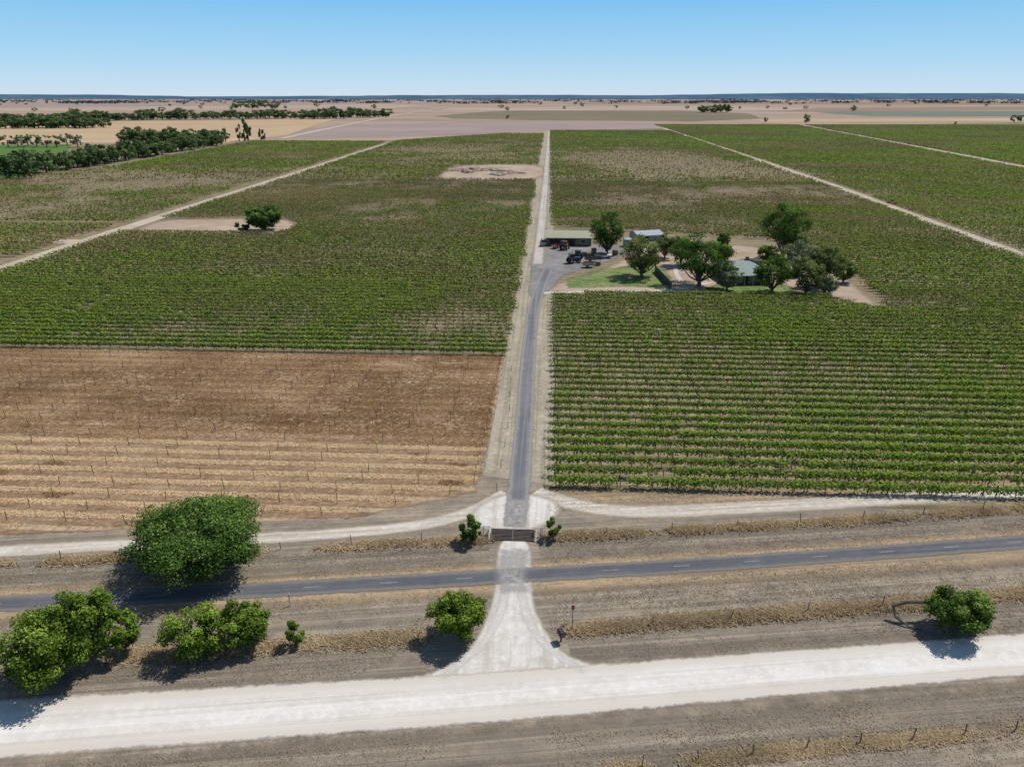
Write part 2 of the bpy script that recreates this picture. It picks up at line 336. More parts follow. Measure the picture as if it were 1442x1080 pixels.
paintw = paint("road_paint", srgb(178, 176, 172), 0.7, var=0.5, scale=4)
cl = resample([P(*p)+(0,) for p in [(-160, 862), (0, 850), (350, 832), (700, 812), (1000, 795), (1250, 777), (1442, 763), (1600, 750)]], 2.0)
q = []; s = np.r_[0, np.cumsum(np.linalg.norm(np.diff(cl[:, :2], axis=0), axis=1))]
for a in np.arange(1, s[-1]-2, 7.5):
    p0 = np.array([np.interp(a, s, cl[:, k]) for k in (0, 1)]); p1 = np.array([np.interp(a+1.7, s, cl[:, k]) for k in (0, 1)])
    if abs(p0[0]+3) < 5: continue
    d = (p1-p0)/np.linalg.norm(p1-p0); nn = np.array([-d[1], d[0]])*0.04
    q += [(*(p0-nn), 0.058), (*(p1-nn), 0.058), (*(p1+nn), 0.058), (*(p0+nn), 0.058)]
put("road_marking", raw_mesh("road_marking", q, 4, [paintw]), kind="structure")

# ------------------------------------------------------------------ grass tufts
def tufts(name, xy, h, mat, blades=4, spread=0.22, label="", tint0=None, tw=0.4):
    n = len(xy); idx = np.repeat(np.arange(n), blades); m = len(idx)
    hh = np.full(m, h)*rng.uniform(0.5, 1.3, m)
    base = np.c_[xy[idx]+rng.normal(0, spread, (m, 2)), np.full(m, 0.03)]
    th = rng.uniform(0, 2*math.pi, m); w = rng.uniform(0.03, 0.09, m)
    d = np.c_[-np.sin(th)*w, np.cos(th)*w, np.zeros(m)]
    reach = hh*rng.uniform(0.6, 1.6, m)
    top = base+np.c_[np.cos(th)*reach, np.sin(th)*reach, hh*rng.uniform(0.5, 1, m)]
    V = np.stack([base-d, base+d, top+d*0.3], 1)
    t = rng.random(m)*0.6+0.4*vnoise(base[:, 0], base[:, 1], 4, 3)
    if tint0 is not None: t = t*(1-tw)+tint0[idx]*tw
    return put(name, raw_mesh(name, V.reshape(-1, 3), 3, [mat], t), kind="stuff", label=label, category="grass")
straw = leaf_mat("straw_blades", lf(142, 126, 100), lf(178, 158, 124), lf(210, 190, 154), 0.4)
greyb = leaf_mat("grey_blades", lf(128, 117, 101), lf(156, 143, 122), lf(186, 172, 148), 0.4)
rust = leaf_mat("rust_blades", lf(128, 100, 73), lf(174, 143, 106), lf(226, 203, 164), 0.4)
def along(pts, n, w, thr=0.55):
    r = resample([P(*p)+(0,) for p in pts], 1.0); k = rng.uniform(0, len(r)-1.001, n); i = k.astype(int); f = (k-i)[:, None]
    xy = r[i, :2]*(1-f)+r[i+1, :2]*f
    g = vnoise(xy[:, 0], xy[:, 1], 3.5, 9)
    xy = xy+rng.normal(0, w, (n, 2)); return xy[g+rng.random(n)*0.5 > thr]
fl = [[(-60, 797), (200, 785), (450, 772), (690, 760)], [(760, 758), (1000, 745), (1250, 730), (1500, 712)],
      [(800, 888), (1000, 872), (1200, 857), (1500, 832)], [(860, 1085), (1100, 1058), (1500, 1022)],
      [(150, 925), (420, 908), (620, 895)]]
for p, n, w, h, th in zip(fl, [4000, 4000, 3600, 2400, 2000], [0.35, 0.35, 0.35, 0.25, 0.45], [0.34, 0.34, 0.34, 0.18, 0.26], [0.7, 0.65, 0.62, 0.8, 0.75]):
    xy = along(p, n, w, th); tufts("dry_grass", xy, h, straw, 7, 0.25, label="tall straw-coloured dry grass along a fence line")
n = 190000; xy = np.c_[rng.uniform(-75, 85, n), rng.uniform(24, 84, n)]
yy = xy[:, 1]-xy[:, 0]*math.tan(ROADANG)
def off(u, v): x, y = P(u, v); return y-x*math.tan(ROADANG)
o_as, o_gr = off(720, 812), off(720, 979)
keep = (np.abs(yy-o_as) > 1.6) & (np.abs(yy-o_gr) > 3.3)
keep &= ~((np.abs(yy-off(350, 760)) < 2.2)); keep &= ~((np.abs(xy[:, 0]+3.2) < 4.0))
keep &= ~((xy[:, 0] < -3) & (yy > off(350, 757))); keep &= xy[:, 1] < 76
apx = np.abs(xy[:, 0]+3.6); keep &= ~((apx < 3+(53-xy[:, 1])*1.1) & (xy[:, 1] < 53) & (xy[:, 1] > 41))
streaks = vnoise(xy[:, 0]*0.25, yy, 4, 4)*0.35+0.4*vnoise(xy[:, 0]*0.06, yy, 0.8, 5)+0.25*vnoise(xy[:, 0], xy[:, 1], 1.1, 14)
keep &= streaks+rng.random(n)*0.4 > 0.66
tufts("dry_grass", xy[keep], 0.07, greyb, 3, 0.2, label="short dry grey-brown roadside grass")
n = 130000; xy = np.c_[rng.uniform(-105, -8, n), rng.uniform(64, 125, n)]
xy = xy[xy[:, 1] > np.interp(xy[:, 0], [-120, -60, -22, -9], [64, 65.5, 71, 77])]
g = vnoise(xy[:, 0]*0.45, xy[:, 1], 2.4, 6)
ph = np.abs(((xy[:, 1]-77.5+0.5*(vnoise(xy[:, 0], 0*xy[:, 0], 9, 7)-0.5)) % RS)-RS/2)
near = xy[:, 1] < 87+3*vnoise(xy[:, 0], xy[:, 1], 20, 3)
k2 = np.where(near, (ph < 0.5) | (g > 0.85), (ph < 0.7)*0.3+g*0.7+rng.random(len(xy))*0.6 > 0.68)
t0 = np.where(near, np.where(ph < 0.5, 1.15, 0.1), vnoise(xy[:, 0]*0.5, xy[:, 1], 6, 2)*0.75+0.2*(ph < 0.7)-0.1)
xy = xy[k2]; tufts("dead_grass", xy, 0.18, rust, 5, 0.15, label="rusty brown dead grass covering an abandoned vineyard", tint0=t0[k2], tw=0.62)

# ------------------------------------------------------------------ vines
vine_leaf = leaf_mat("vine_leaf", lf(130, 116, 78), lf(94, 115, 46), lf(150, 170, 70), 0.35, mottle=lf(148, 130, 94))
bark = paint("vine_bark", srgb(84, 70, 58), 0.95, scale=4)
postm = paint("weathered_post", srgb(134, 124, 110), 0.9, scale=3)
def lerpx(px, y):
    w = np.array([P(*p) for p in px]); w = w[np.argsort(w[:, 1])]; return float(np.interp(y, w[:, 1], w[:, 0]))
zones = []
for u, v, ru, rv, am in [(640, 470, 90, 30, .5), (330, 470, 160, 10, .3), (560, 300, 160, 18, .5), (1180, 520, 150, 25, .15), (1000, 560, 120, 18, .1), (900, 225, 110, 16, .95),
                         (640, 215, 110, 12, .7), (880, 285, 90, 14, .5), (1270, 430, 80, 14, .4), (200, 255, 200, 18, .8), (620, 262, 160, 10, .5), (960, 320, 120, 10, .4),
                         (40, 300, 160, 20, .4), (450, 201, 120, 8, -.5), (1300, 205, 260, 14, -.5), (1060, 188, 160, 6, -.4), (300, 380, 300, 30, -.15), (1050, 270, 160, 10, .5), (1000, 235, 120, 10, .4), (640, 205, 120, 6, .5), (1250, 320, 60, 8, .3), (700, 290, 60, 10, .4),
                         (1100, 620, 420, 60, -.2)]:
    c = P(u, v); a = P(u+ru, v); b = P(u, v-rv); zones.append((c[0], c[1], abs(a[0]-c[0]), abs(b[1]-c[1]), am))
def vigor(x, y):
    v = 0.66+0.50*vnoise(x, y, 22, 1)+0.35*(vnoise(x, y, 5, 2)-0.5)
    v = v+0.35*(vnoise(x*0.3, y, 9, 8)-0.5)
    v = v-0.35*np.clip((y-200)/300, 0, 1)*np.clip(vnoise(x*0.5, y, 45, 12)-0.35, 0, 1)*1.6
    for zx, zy, rx, ry, am in zones: v = v-am*np.exp(-((x-zx)/rx)**2-((y-zy)/ry)**2)*(0.5+vnoise(x, y, 6, 4))
    return np.clip(v, 0.05, 1.2)
def inpoly(x, y, poly):
    pts = [P(*p) for p in poly]; inside = np.zeros(len(x), bool); j = len(pts)-1
    for i in range(len(pts)):
        xi, yi = pts[i]; xj, yj = pts[j]
        c = ((yi > y) != (yj > y)) & (x < (xj-xi)*(y-yi)/(yj-yi+1e-9)+xi); inside ^= c; j = i
    return inside
CLR = [[(766, 417), (1150, 417), (1240, 440), (1245, 425), (1215, 402), (1200, 385), (1150, 352), (1080, 338), (960, 332), (870, 325), (768, 322)],
       [(190, 329), (222, 310), (400, 308), (420, 317), (400, 329)], [(610, 254), (640, 234), (766, 232), (764, 254)]]
def segments(xs, y):
    m = np.zeros(len(xs), bool)
    for c in CLR: m |= inpoly(xs, np.full(len(xs), y), c)
    out = []; cur = []
    for x, k in zip(xs, m):
        if k:
            if len(cur) > 3: out.append(np.array(cur))
            cur = []
        else: cur.append(x)
    if len(cur) > 3: out.append(np.array(cur))
    return out
def row_mesh(xs, y, nleaf, ls, spread):
    v = vigor(xs, y+0*xs)*rng.uniform(0.8, 1.15, len(xs)); v[rng.random(len(xs)) < 0.012] = 0.05
    cnt = np.maximum(1, (nleaf*np.clip(v, 0, 1.3)**1.3)).astype(int); idx = np.repeat(np.arange(len(xs)), cnt); n = len(idx)
    sc = 0.65+0.4*v[idx]
    D = np.clip(rng.normal(size=(n, 3)), -1.9, 1.9)
    C = np.c_[xs[idx]+D[:, 0]*spread[0]*np.minimum(sc, 1), D[:, 1]*spread[1]*sc, np.maximum(0.4, 1.05+D[:, 2]*spread[2]*sc+0.1*sc)]
    N = unit(np.c_[D[:, 0]*0.3, D[:, 1]*0.8, D[:, 2]*0.5+0.9]+rng.normal(0, 0.45, (n, 3)))
    t = 0.13+0.5*np.clip(v[idx], 0, 1)+rng.normal(0, 0.12, n)+0.10*D[:, 2]
    return leaf_quads(C, N, ls), t, v
step = 1.9
post_me = bm_done(bm_boxes([((0, 0, 0.85), (0.09, 0.09, 1.7)), ((0, 0, 1.5), (0.05, 0.4, 0.05))]), "post", postm)
nrows = 0
def make_row(x0, x1, y, lod, group):
    global nrows
    xs0 = np.arange(x0+0.8, x1, step); xs0 = xs0+rng.normal(0, 0.12, len(xs0))
    nl, ls, sp = ((230, 0.165, (0.72, 0.34, 0.31)) if lod == 0 else (140, 0.20, (0.76, 0.28, 0.28)) if lod == 1 else (42, 0.31, (0.84, 0.22, 0.23)))
    for xs in segments(xs0, y):
        xa = xs[0]-0.6; L = xs[-1]+0.8-xa
        q, t, v = row_mesh(xs, y, nl, ls, sp); q = q-np.array([xa, 0, 0])
        k = np.linspace(0, L, len(xs)+1); a, b = k[:-1], k[1:]; z_ = 0*a
        wv = np.stack([np.c_[a, z_-0.03, z_+0.98], np.c_[b, z_-0.03, z_+0.98], np.c_[b, z_+0.03, z_+1.03], np.c_[a, z_+0.03, z_+1.03]], 1).reshape(-1, 3)
        V = np.concatenate([q, wv]); mi = np.r_[np.zeros(len(q)//4), np.ones(len(a))]; t = np.r_[t, np.zeros(len(a))]
        o = put("vine_row", raw_mesh("vine_row", V, 4, [vine_leaf, bark], t, mi), (xa, y, 0), label="trellised row of green leafy grapevines on dry soil", category="grapevine row", group=group)
        nrows += 1
        if lod < 2:
            xk = xs-xa; V = []
            base = np.zeros((len(xk), 3)); base[:, 0] = xk; lean = rng.normal(0, 0.08, len(xk))
            for dx, dy in ((0.05, 0), (0, 0.05)):
                a = base.copy(); b = base.copy(); a[:, 0] -= dx; b[:, 0] += dx; a[:, 1] -= dy; b[:, 1] += dy
                c = b.copy(); d = a.copy(); c[:, 2] = d[:, 2] = 1.0; c[:, 0] += lean; d[:, 0] += lean
                V.append(np.stack([a, b, c, d], 1))
            put("vine_trunk", raw_mesh("vine_trunk", np.concatenate(V).reshape(-1, 3), 4, [bark]), (0, 0, 0), o, kind="stuff")
            for k in np.arange(0.1, min(L, 110), 7.6)[:12]: put("post", post_me, (k, 0.03, 0), o)

YF = 420
y = 77.5
while y < YF:
    x1 = 0.78*y+14
    if y > 170: x1 = min(x1, lerpx(RT, y)-4)
    make_row(RX0+0.4, x1, y, 0 if y < 125 else 1 if y < 178 else 2, "vine rows beside the driveway"); y += RS
y = 125.6
while y < YF:
    x0 = -(0.82*y+14)
    x0 = max(x0, lerpx(LT, y)+4) if y > 150 else x0
    make_row(x0, LX1-0.3, y, 1 if y < 178 else 2, "vine rows beside the driveway"); y += RS
print("rows", nrows)
Q = []; T = []
def far_row(x0, x1, y, n, ls):
    if x1-x0 < 6: return
    for xs in segments(np.arange(x0, x1, 2.2), y):
        q, t, v = row_mesh(xs, y, n, ls, (0.9, 0.26, 0.25)); Q.append(q+np.array([0, y, 0])); T.append(t)
y = 150.0
while y < 1330:
    xe = 0.80*y+20; rt = lerpx(RT, y); st = lerpx(ST, y); lt = lerpx(LT, y)
    n, ls = (26, 0.38) if y < YF else (9, 0.66) if y < 700 else (5, 0.9)
    if y > 178: far_row(rt+4, min(xe, st-7), y, n, ls)
    if y > 400: far_row(st+7, xe, y, n, ls)
    if y >= YF+1 and y < 1085: far_row(RX0+1, rt-4, y, n, ls)
    if y >= YF+1 and y < 990: far_row(lt+5 if y < 815 else -165+(y-815)*0.6, LX1-1, y, n, ls)
    if y > 205 and y < 800:
        wb = max(-(0.86*y+16), float(np.interp(y, [380, 500, 900], [-330, -300, -330])) if y > 380 else -1e9)
        if not (262 < y < 268): far_row(wb, lt-6, y, n, ls)
    y += 3.0
Q = np.concatenate(Q); T = np.concatenate(T)
put("distant_vine_rows", raw_mesh("distant_vine_rows", Q, 4, [vine_leaf], T), kind="stuff", label="vast far-off blocks of green grapevines", category="vineyard")

# ------------------------------------------------------------------ dead vineyard trellis
darkpost = paint("dark_post", srgb(104, 90, 78), 0.95, scale=3)
wirem = paint("wire", srgb(140, 132, 122), 0.5, 0.6)
dpost = bm_done(bm_boxes([((0, 0, 0.72), (0.06, 0.06, 1.44)), ((0, 0, 1.41), (0.08, 0.08, 0.05))]), "post", darkpost)
y = 66.7
while y < 125:
    xr_ = float(np.interp(y, [64, 70, 76, 126], [-55, -22, -8.5, -8.0])); x0 = -(0.74*y+12)
    bm = bmesh.new()
    for z in (0.9, 1.35): bm_cyl(bm, (0, 0, z), (xr_-x0, 0, z), 0.006, seg=4)
    o = put("trellis_row", bm_done(bm, "trellis_row", wirem), (x0, y, 0), label="bare post and wire trellis row in dead brown grass", category="trellis", group="abandoned trellis rows")
    for k in np.arange(0.2, xr_-x0, 5.6 if y > 90 else 7.0):
        if rng.random() < 0.12: continue
        p = put("post", dpost, (xr_-x0-k, 0, 0), o); p.rotation_euler = (rng.normal(0, 0.05), rng.normal(0, 0.07), 0); p.scale = (1, 1, rng.uniform(0.8, 1.1))
    y += RS

# ------------------------------------------------------------------ trees
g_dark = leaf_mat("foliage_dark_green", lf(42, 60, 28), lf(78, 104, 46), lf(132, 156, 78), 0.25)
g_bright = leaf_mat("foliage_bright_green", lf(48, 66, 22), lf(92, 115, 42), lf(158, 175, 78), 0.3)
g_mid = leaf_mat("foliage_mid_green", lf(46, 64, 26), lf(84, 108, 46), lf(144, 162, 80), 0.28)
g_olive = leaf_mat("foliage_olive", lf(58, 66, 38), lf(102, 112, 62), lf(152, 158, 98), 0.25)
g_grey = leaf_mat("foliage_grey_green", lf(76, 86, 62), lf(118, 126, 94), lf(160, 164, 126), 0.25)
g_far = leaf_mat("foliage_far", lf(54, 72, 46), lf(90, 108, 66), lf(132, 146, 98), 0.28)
g_haze = leaf_mat("foliage_hazy", srgb(66, 84, 92), srgb(82, 98, 100), srgb(100, 112, 106), 0.1)  # bluish distance haze is part of these leaf colours
tbark = paint("tree_bark", srgb(118, 106, 94), 0.95, scale=2)

def crown(w, h, z0, ncl, nleaf, ls, r, full=False, amp=1.0):
    c = r.normal(size=(ncl, 3)); c = unit(c)*(r.uniform(0.25, 1.08, (ncl, 1))**0.5)
    if not full: c[:, 2] = np.where(c[:, 2] < 0, c[:, 2]*0.8, c[:, 2])
    rad = r.uniform(0.10, 0.27, ncl)
    C0 = c*(1-rad[:, None]*0.7)
    an = np.arctan2(C0[:, 1], C0[:, 0]); C0[:, :2] *= (1+amp*0.14*np.sin(an*2+r.uniform(0, 6))+amp*0.09*np.sin(an*5+r.uniform(0, 6)))[:, None]
    C0[:, 2] *= 1+amp*0.13*np.sin(an*3+r.uniform(0, 6))
    pw = rad**1.6; idx = r.choice(ncl, nleaf, p=pw/pw.sum()); d = unit(r.normal(size=(nleaf, 3)))
    low = (d[:, 2] < -0.2) & (r.random(nleaf) > 0.5); d[low, 2] *= -1
    lump = 1+0.3*np.sin(d[:, 0]*9+idx)*np.cos(d[:, 1]*8+idx*2)
    rr = rad[idx]*(r.uniform(0.1, 1.3, nleaf)**0.45)*lump+np.abs(r.normal(0, 0.03, nleaf))
    p = C0[idx]+d*rr[:, None]
    ct = r.normal(0, 0.12, ncl)
    t = 0.34+0.24*d[:, 2]+0.14*p[:, 2]+ct[idx]+r.normal(0, 0.14, nleaf)  # clump tops lighter, undersides darker: shading put into the leaf tint
    S_ = np.array([w/2, w/2*r.uniform(0.88, 1.05), h/2]); Cw = p*S_+np.array([0, 0, z0+h/2])
    Cw[:, 2] = np.maximum(Cw[:, 2], 0.08)
    N = unit(d*0.7+r.normal(0, 0.55, (nleaf, 3))+np.array([0, 0, 0.35]))
    return leaf_quads(Cw, N, ls, r), t, C0*S_+np.array([0, 0, z0+h/2])

def tree(u, v, w, h, mat, nleaf=6000, ls=0.22, trunk_h=None, ncl=26, label="", seed=1, name="tree", cat="tree", group=None, amp=0.7):
    r = np.random.default_rng(seed); x, y = P(u, v)
    e = put(name, None, (x, y, 0), label=label, category=cat, group=group); e.empty_display_size = 0.3
    th = h*0.1 if trunk_h is None else trunk_h
    q, t, cc = crown(w, h-th, th, ncl, nleaf, ls, r, amp=amp)
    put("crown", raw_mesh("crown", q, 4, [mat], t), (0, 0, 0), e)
    tr = 0.022*h+0.015*w; top = np.array([0, 0, th+(h-th)*0.35])
    V = [tube([(0, 0, -0.1), (0.1, 0, th*0.5), (-0.05, 0.05, th*1.1), top], [tr*1.35, tr, tr*0.8, tr*0.5])]
    for c in cc[:12]:
        b = np.array([0, 0, th*1.0]); mid = b*0.45+c*0.55+np.array([0, 0, -0.06*h]); V.append(tube([b, mid, c], [tr*0.5, tr*0.32, tr*0.1], 5))
    put("trunk", raw_mesh("trunk", np.concatenate(V), 4, [tbark]), (0, 0, 0), e)
    return e
BR = "bushy roadside tree with fresh bright green leaves"
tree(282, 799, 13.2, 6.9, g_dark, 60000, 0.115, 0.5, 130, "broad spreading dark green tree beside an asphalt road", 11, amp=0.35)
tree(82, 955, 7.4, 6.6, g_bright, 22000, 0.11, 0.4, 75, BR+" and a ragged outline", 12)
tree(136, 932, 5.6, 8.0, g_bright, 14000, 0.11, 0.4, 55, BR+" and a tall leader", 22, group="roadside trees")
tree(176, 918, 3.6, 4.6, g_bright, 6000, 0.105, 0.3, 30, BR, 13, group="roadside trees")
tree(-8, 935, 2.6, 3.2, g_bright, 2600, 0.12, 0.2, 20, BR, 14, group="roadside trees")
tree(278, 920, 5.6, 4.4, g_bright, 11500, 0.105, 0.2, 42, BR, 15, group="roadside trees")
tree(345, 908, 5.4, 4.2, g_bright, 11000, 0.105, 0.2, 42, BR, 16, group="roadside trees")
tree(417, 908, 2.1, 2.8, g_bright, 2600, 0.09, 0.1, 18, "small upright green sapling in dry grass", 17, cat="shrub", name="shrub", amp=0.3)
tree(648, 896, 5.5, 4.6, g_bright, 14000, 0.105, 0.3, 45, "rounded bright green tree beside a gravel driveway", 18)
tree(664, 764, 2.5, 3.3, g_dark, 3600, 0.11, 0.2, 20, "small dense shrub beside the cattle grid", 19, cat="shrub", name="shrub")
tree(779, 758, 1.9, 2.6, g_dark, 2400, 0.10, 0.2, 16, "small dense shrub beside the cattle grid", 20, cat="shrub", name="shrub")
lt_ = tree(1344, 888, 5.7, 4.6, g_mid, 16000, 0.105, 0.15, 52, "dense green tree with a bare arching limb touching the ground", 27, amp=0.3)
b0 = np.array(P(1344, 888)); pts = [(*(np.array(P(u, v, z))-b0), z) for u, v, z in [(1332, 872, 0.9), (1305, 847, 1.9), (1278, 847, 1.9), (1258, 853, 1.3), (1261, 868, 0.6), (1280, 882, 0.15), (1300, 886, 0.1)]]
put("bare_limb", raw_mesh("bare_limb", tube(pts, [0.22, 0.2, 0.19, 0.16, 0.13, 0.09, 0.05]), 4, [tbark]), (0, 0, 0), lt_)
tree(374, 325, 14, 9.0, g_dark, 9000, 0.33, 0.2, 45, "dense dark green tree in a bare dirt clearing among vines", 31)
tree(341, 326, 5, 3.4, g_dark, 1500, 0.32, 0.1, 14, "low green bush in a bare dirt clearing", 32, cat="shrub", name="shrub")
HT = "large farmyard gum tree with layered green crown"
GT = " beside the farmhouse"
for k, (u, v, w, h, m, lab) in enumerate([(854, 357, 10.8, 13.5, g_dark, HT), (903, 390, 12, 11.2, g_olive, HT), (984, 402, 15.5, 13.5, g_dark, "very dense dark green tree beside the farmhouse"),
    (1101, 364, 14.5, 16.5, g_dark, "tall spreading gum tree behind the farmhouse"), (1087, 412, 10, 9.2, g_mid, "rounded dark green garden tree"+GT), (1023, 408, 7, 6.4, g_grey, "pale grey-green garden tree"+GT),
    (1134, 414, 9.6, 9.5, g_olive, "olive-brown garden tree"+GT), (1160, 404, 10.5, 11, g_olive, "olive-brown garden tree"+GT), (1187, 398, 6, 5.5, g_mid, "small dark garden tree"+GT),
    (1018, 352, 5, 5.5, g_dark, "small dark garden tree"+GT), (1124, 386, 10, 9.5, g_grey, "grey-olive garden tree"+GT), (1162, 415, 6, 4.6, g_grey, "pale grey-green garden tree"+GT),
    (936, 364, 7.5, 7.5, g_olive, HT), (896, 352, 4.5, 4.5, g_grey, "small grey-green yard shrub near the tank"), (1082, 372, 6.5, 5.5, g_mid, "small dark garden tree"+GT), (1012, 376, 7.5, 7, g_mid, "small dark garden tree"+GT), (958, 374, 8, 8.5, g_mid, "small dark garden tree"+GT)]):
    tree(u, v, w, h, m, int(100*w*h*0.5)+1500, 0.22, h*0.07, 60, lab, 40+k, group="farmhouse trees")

def far_mesh(seed, w, h, mat, nleaf, ls, ncl=14):
    r = np.random.default_rng(seed); q, t, _ = crown(w, h*0.97, h*0.03, ncl, nleaf, ls, r, True)
    tv = tube([(0, 0, -0.02), (0, 0, h*0.2), (0, 0, h*0.5)], [0.04*h, 0.035*h, 0.02*h], 5)
    V = np.concatenate([q, tv]); mi = np.r_[np.zeros(len(q)//4), np.ones(len(tv)//4)]
    return raw_mesh("far_tree", V, 4, [mat, tbark], np.r_[t, np.full(len(tv)//4, 0.3)], mi)
round_m = [far_mesh(100+i, 1.2, 1.0, g_far, 900, 0.05, 20) for i in range(6)]
tall_m = [far_mesh(120+i, 0.42, 1.0, g_far, 450, 0.04) for i in range(2)]
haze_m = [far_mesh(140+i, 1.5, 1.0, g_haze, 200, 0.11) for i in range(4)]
pop_m = far_mesh(150, 0.9, 1.0, g_grey, 400, 0.06)
def far_tree(u, v, h, lab, meshes, group, sx=1.0):
    x, y = P(u, v); o = put("tree", meshes[rng.integers(len(meshes))], (x, y, 0), label=lab, category="tree", group=group, rot=rng.uniform(0, 6.28)); o.scale = (h*sx, h*sx, h); return o
L1 = "dense green tree in a long shelter row"
for k in range(36):
    f = k/35.0; far_tree(95+f*215+rng.normal(0, 2), 239-f*35+rng.normal(0, 0.6), rng.uniform(9, 16), L1, round_m, "shelter row of trees", rng.uniform(1.0, 1.4))
for k in range(22):
    f = k/21.0; far_tree(180+f*130+rng.normal(0, 3), 203+rng.normal(0, 1)-f*1.0, rng.uniform(11, 17), L1, round_m, "shelter row of trees", rng.uniform(1.1, 1.5))
for u, v, h in [(15, 252, 13), (35, 251, 15), (52, 246, 17), (66, 243, 14), (24, 245, 14), (45, 240, 14), (80, 238, 9)]: far_tree(u, v, h, L1, round_m, "shelter row of trees", 1.25)
for u in (12, 26, 40, 52, 66, 80, 95, 110): far_tree(u, 207+rng.normal(0, .7), 13, "pale grey-green tree at a paddock edge", [pop_m], "pale paddock trees", 1.2)
for u, v, h in [(337, 199, 14), (345, 199, 24), (350, 200, 20), (368, 199, 13), (372, 199, 12), (318, 200, 14)]: far_tree(u, v, h, "slender tall tree at a vineyard edge", tall_m, "slender edge trees", 1.2)
for u0, u1, v0, v1, n, h in [(0, 150, 181, 180, 22, 17), (-5, 110, 174, 172, 16, 19), (100, 270, 171, 168, 28, 21), (275, 420, 168, 167, 24, 21), (420, 548, 168, 165, 24, 23), (330, 395, 153, 153, 8, 32), (985, 1030, 158.5, 158, 9, 24)]:
    for k in range(n):
        f = (k+rng.random()*0.7)/n; far_tree(u0+f*(u1-u0), v0+f*(v1-v0)+rng.normal(0, 0.5), h*rng.uniform(0.6, 1.1), "dark distant shelter belt tree", round_m, "distant shelter belts", rng.uniform(1.4, 2.0))
for u, v, h in [(1136, 173, 16), (1428, 173, 15), (1438, 172, 13), (1345, 176, 6), (715, 168, 9), (1078, 173, 10)]: far_tree(u, v, h, "lone rounded tree in a dry paddock", round_m, "lone paddock trees", 1.0)
for k in range(44):
    v = 145+rng.random()**1.6*13
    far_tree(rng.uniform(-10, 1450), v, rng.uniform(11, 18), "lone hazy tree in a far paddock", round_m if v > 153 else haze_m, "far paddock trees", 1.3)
QQ = []; TT = []
for k in range(900):
    v = 138.7+rng.random()**1.8*8; u0 = rng.uniform(-60, 1500); run = rng.integers(2, 16) if rng.random() < 0.5 else 1
    dv = rng.normal(0, 0.03)
    for j in range(run):
        x, y = P(u0+j*rng.uniform(1.5, 4), v+dv*j); h = rng.uniform(10, 18)
        C = np.array([x, y, h*0.5])+rng.normal(size=(7, 3))*np.array([h*0.8, h*0.5, h*0.2]); N = unit(rng.normal(size=(7, 3))+np.array([0, -1, 0.6]))
        QQ.append(leaf_quads(C, N, h*0.45)); TT.append(rng.uniform(0.1, 0.8, 7))
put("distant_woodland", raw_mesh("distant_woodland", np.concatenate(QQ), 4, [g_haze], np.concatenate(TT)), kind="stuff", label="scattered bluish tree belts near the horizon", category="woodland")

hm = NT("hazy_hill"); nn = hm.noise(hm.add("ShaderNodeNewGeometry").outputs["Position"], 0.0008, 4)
hm.l.new(hm.mix(hm.ramp(nn, 0.4, 0.6), srgb(78, 106, 130), srgb(92, 118, 138)), hm.bsdf.inputs["Base Color"]); hm.bsdf.inputs["Roughness"].default_value = 1; hm.bsdf.inputs["Specular IOR Level"].default_value = 0  # blue of distance haze painted into the base colour
xs = np.linspace(-24000, 24000, 500)
def ridge(yc, hh, sd):
    top = hh*(0.35+0.9*vnoise(xs, 0*xs, 5000, sd)+0.12*vnoise(xs, 0*xs, 400, sd+1))
    v = [(x, yc-900, 0) for x in xs]+[(x, yc, t) for x, t in zip(xs, top)]+[(x, yc+900, 0) for x in xs]; n = len(xs)
    f = [(i, i+1, n+i+1, n+i) for i in range(n-1)]+[(n+i, n+i+1, 2*n+i+1, 2*n+i) for i in range(n-1)]
    me = bpy.data.meshes.new("hills"); me.from_pydata(v, [], f); me.materials.append(hm.m); put("hills", me, kind="structure")
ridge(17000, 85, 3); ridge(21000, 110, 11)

rub = ground_mat("rubble", srgb(176, 156, 138), srgb(120, 104, 92), srgb(200, 186, 170), big=0.3, fine=1.5)
for k in range(13):
    r = np.random.default_rng(300+k); u = r.uniform(640, 755); v = r.uniform(238, 247); x, y = P(u, v)
    bm = bmesh.new(); bmesh.ops.create_icosphere(bm, subdivisions=3, radius=1)
    for w_ in bm.verts:
        n_ = float(vnoise(w_.co.x*2+k, w_.co.y*2, 0.6, k)); w_.co *= 0.7+0.6*n_; w_.co.z = max(w_.co.z, -0.05)
    me = bm_done(bm, "dirt_mound", rub); o = put("dirt_mound", me, (x, y, 0), label="low heap of pale earth and rubble on bare ground", category="dirt mound", group="earth heaps on the bare pad", rot=r.uniform(0, 3))
    o.scale = (r.uniform(3, 9), r.uniform(3, 6), r.uniform(0.8, 1.8))

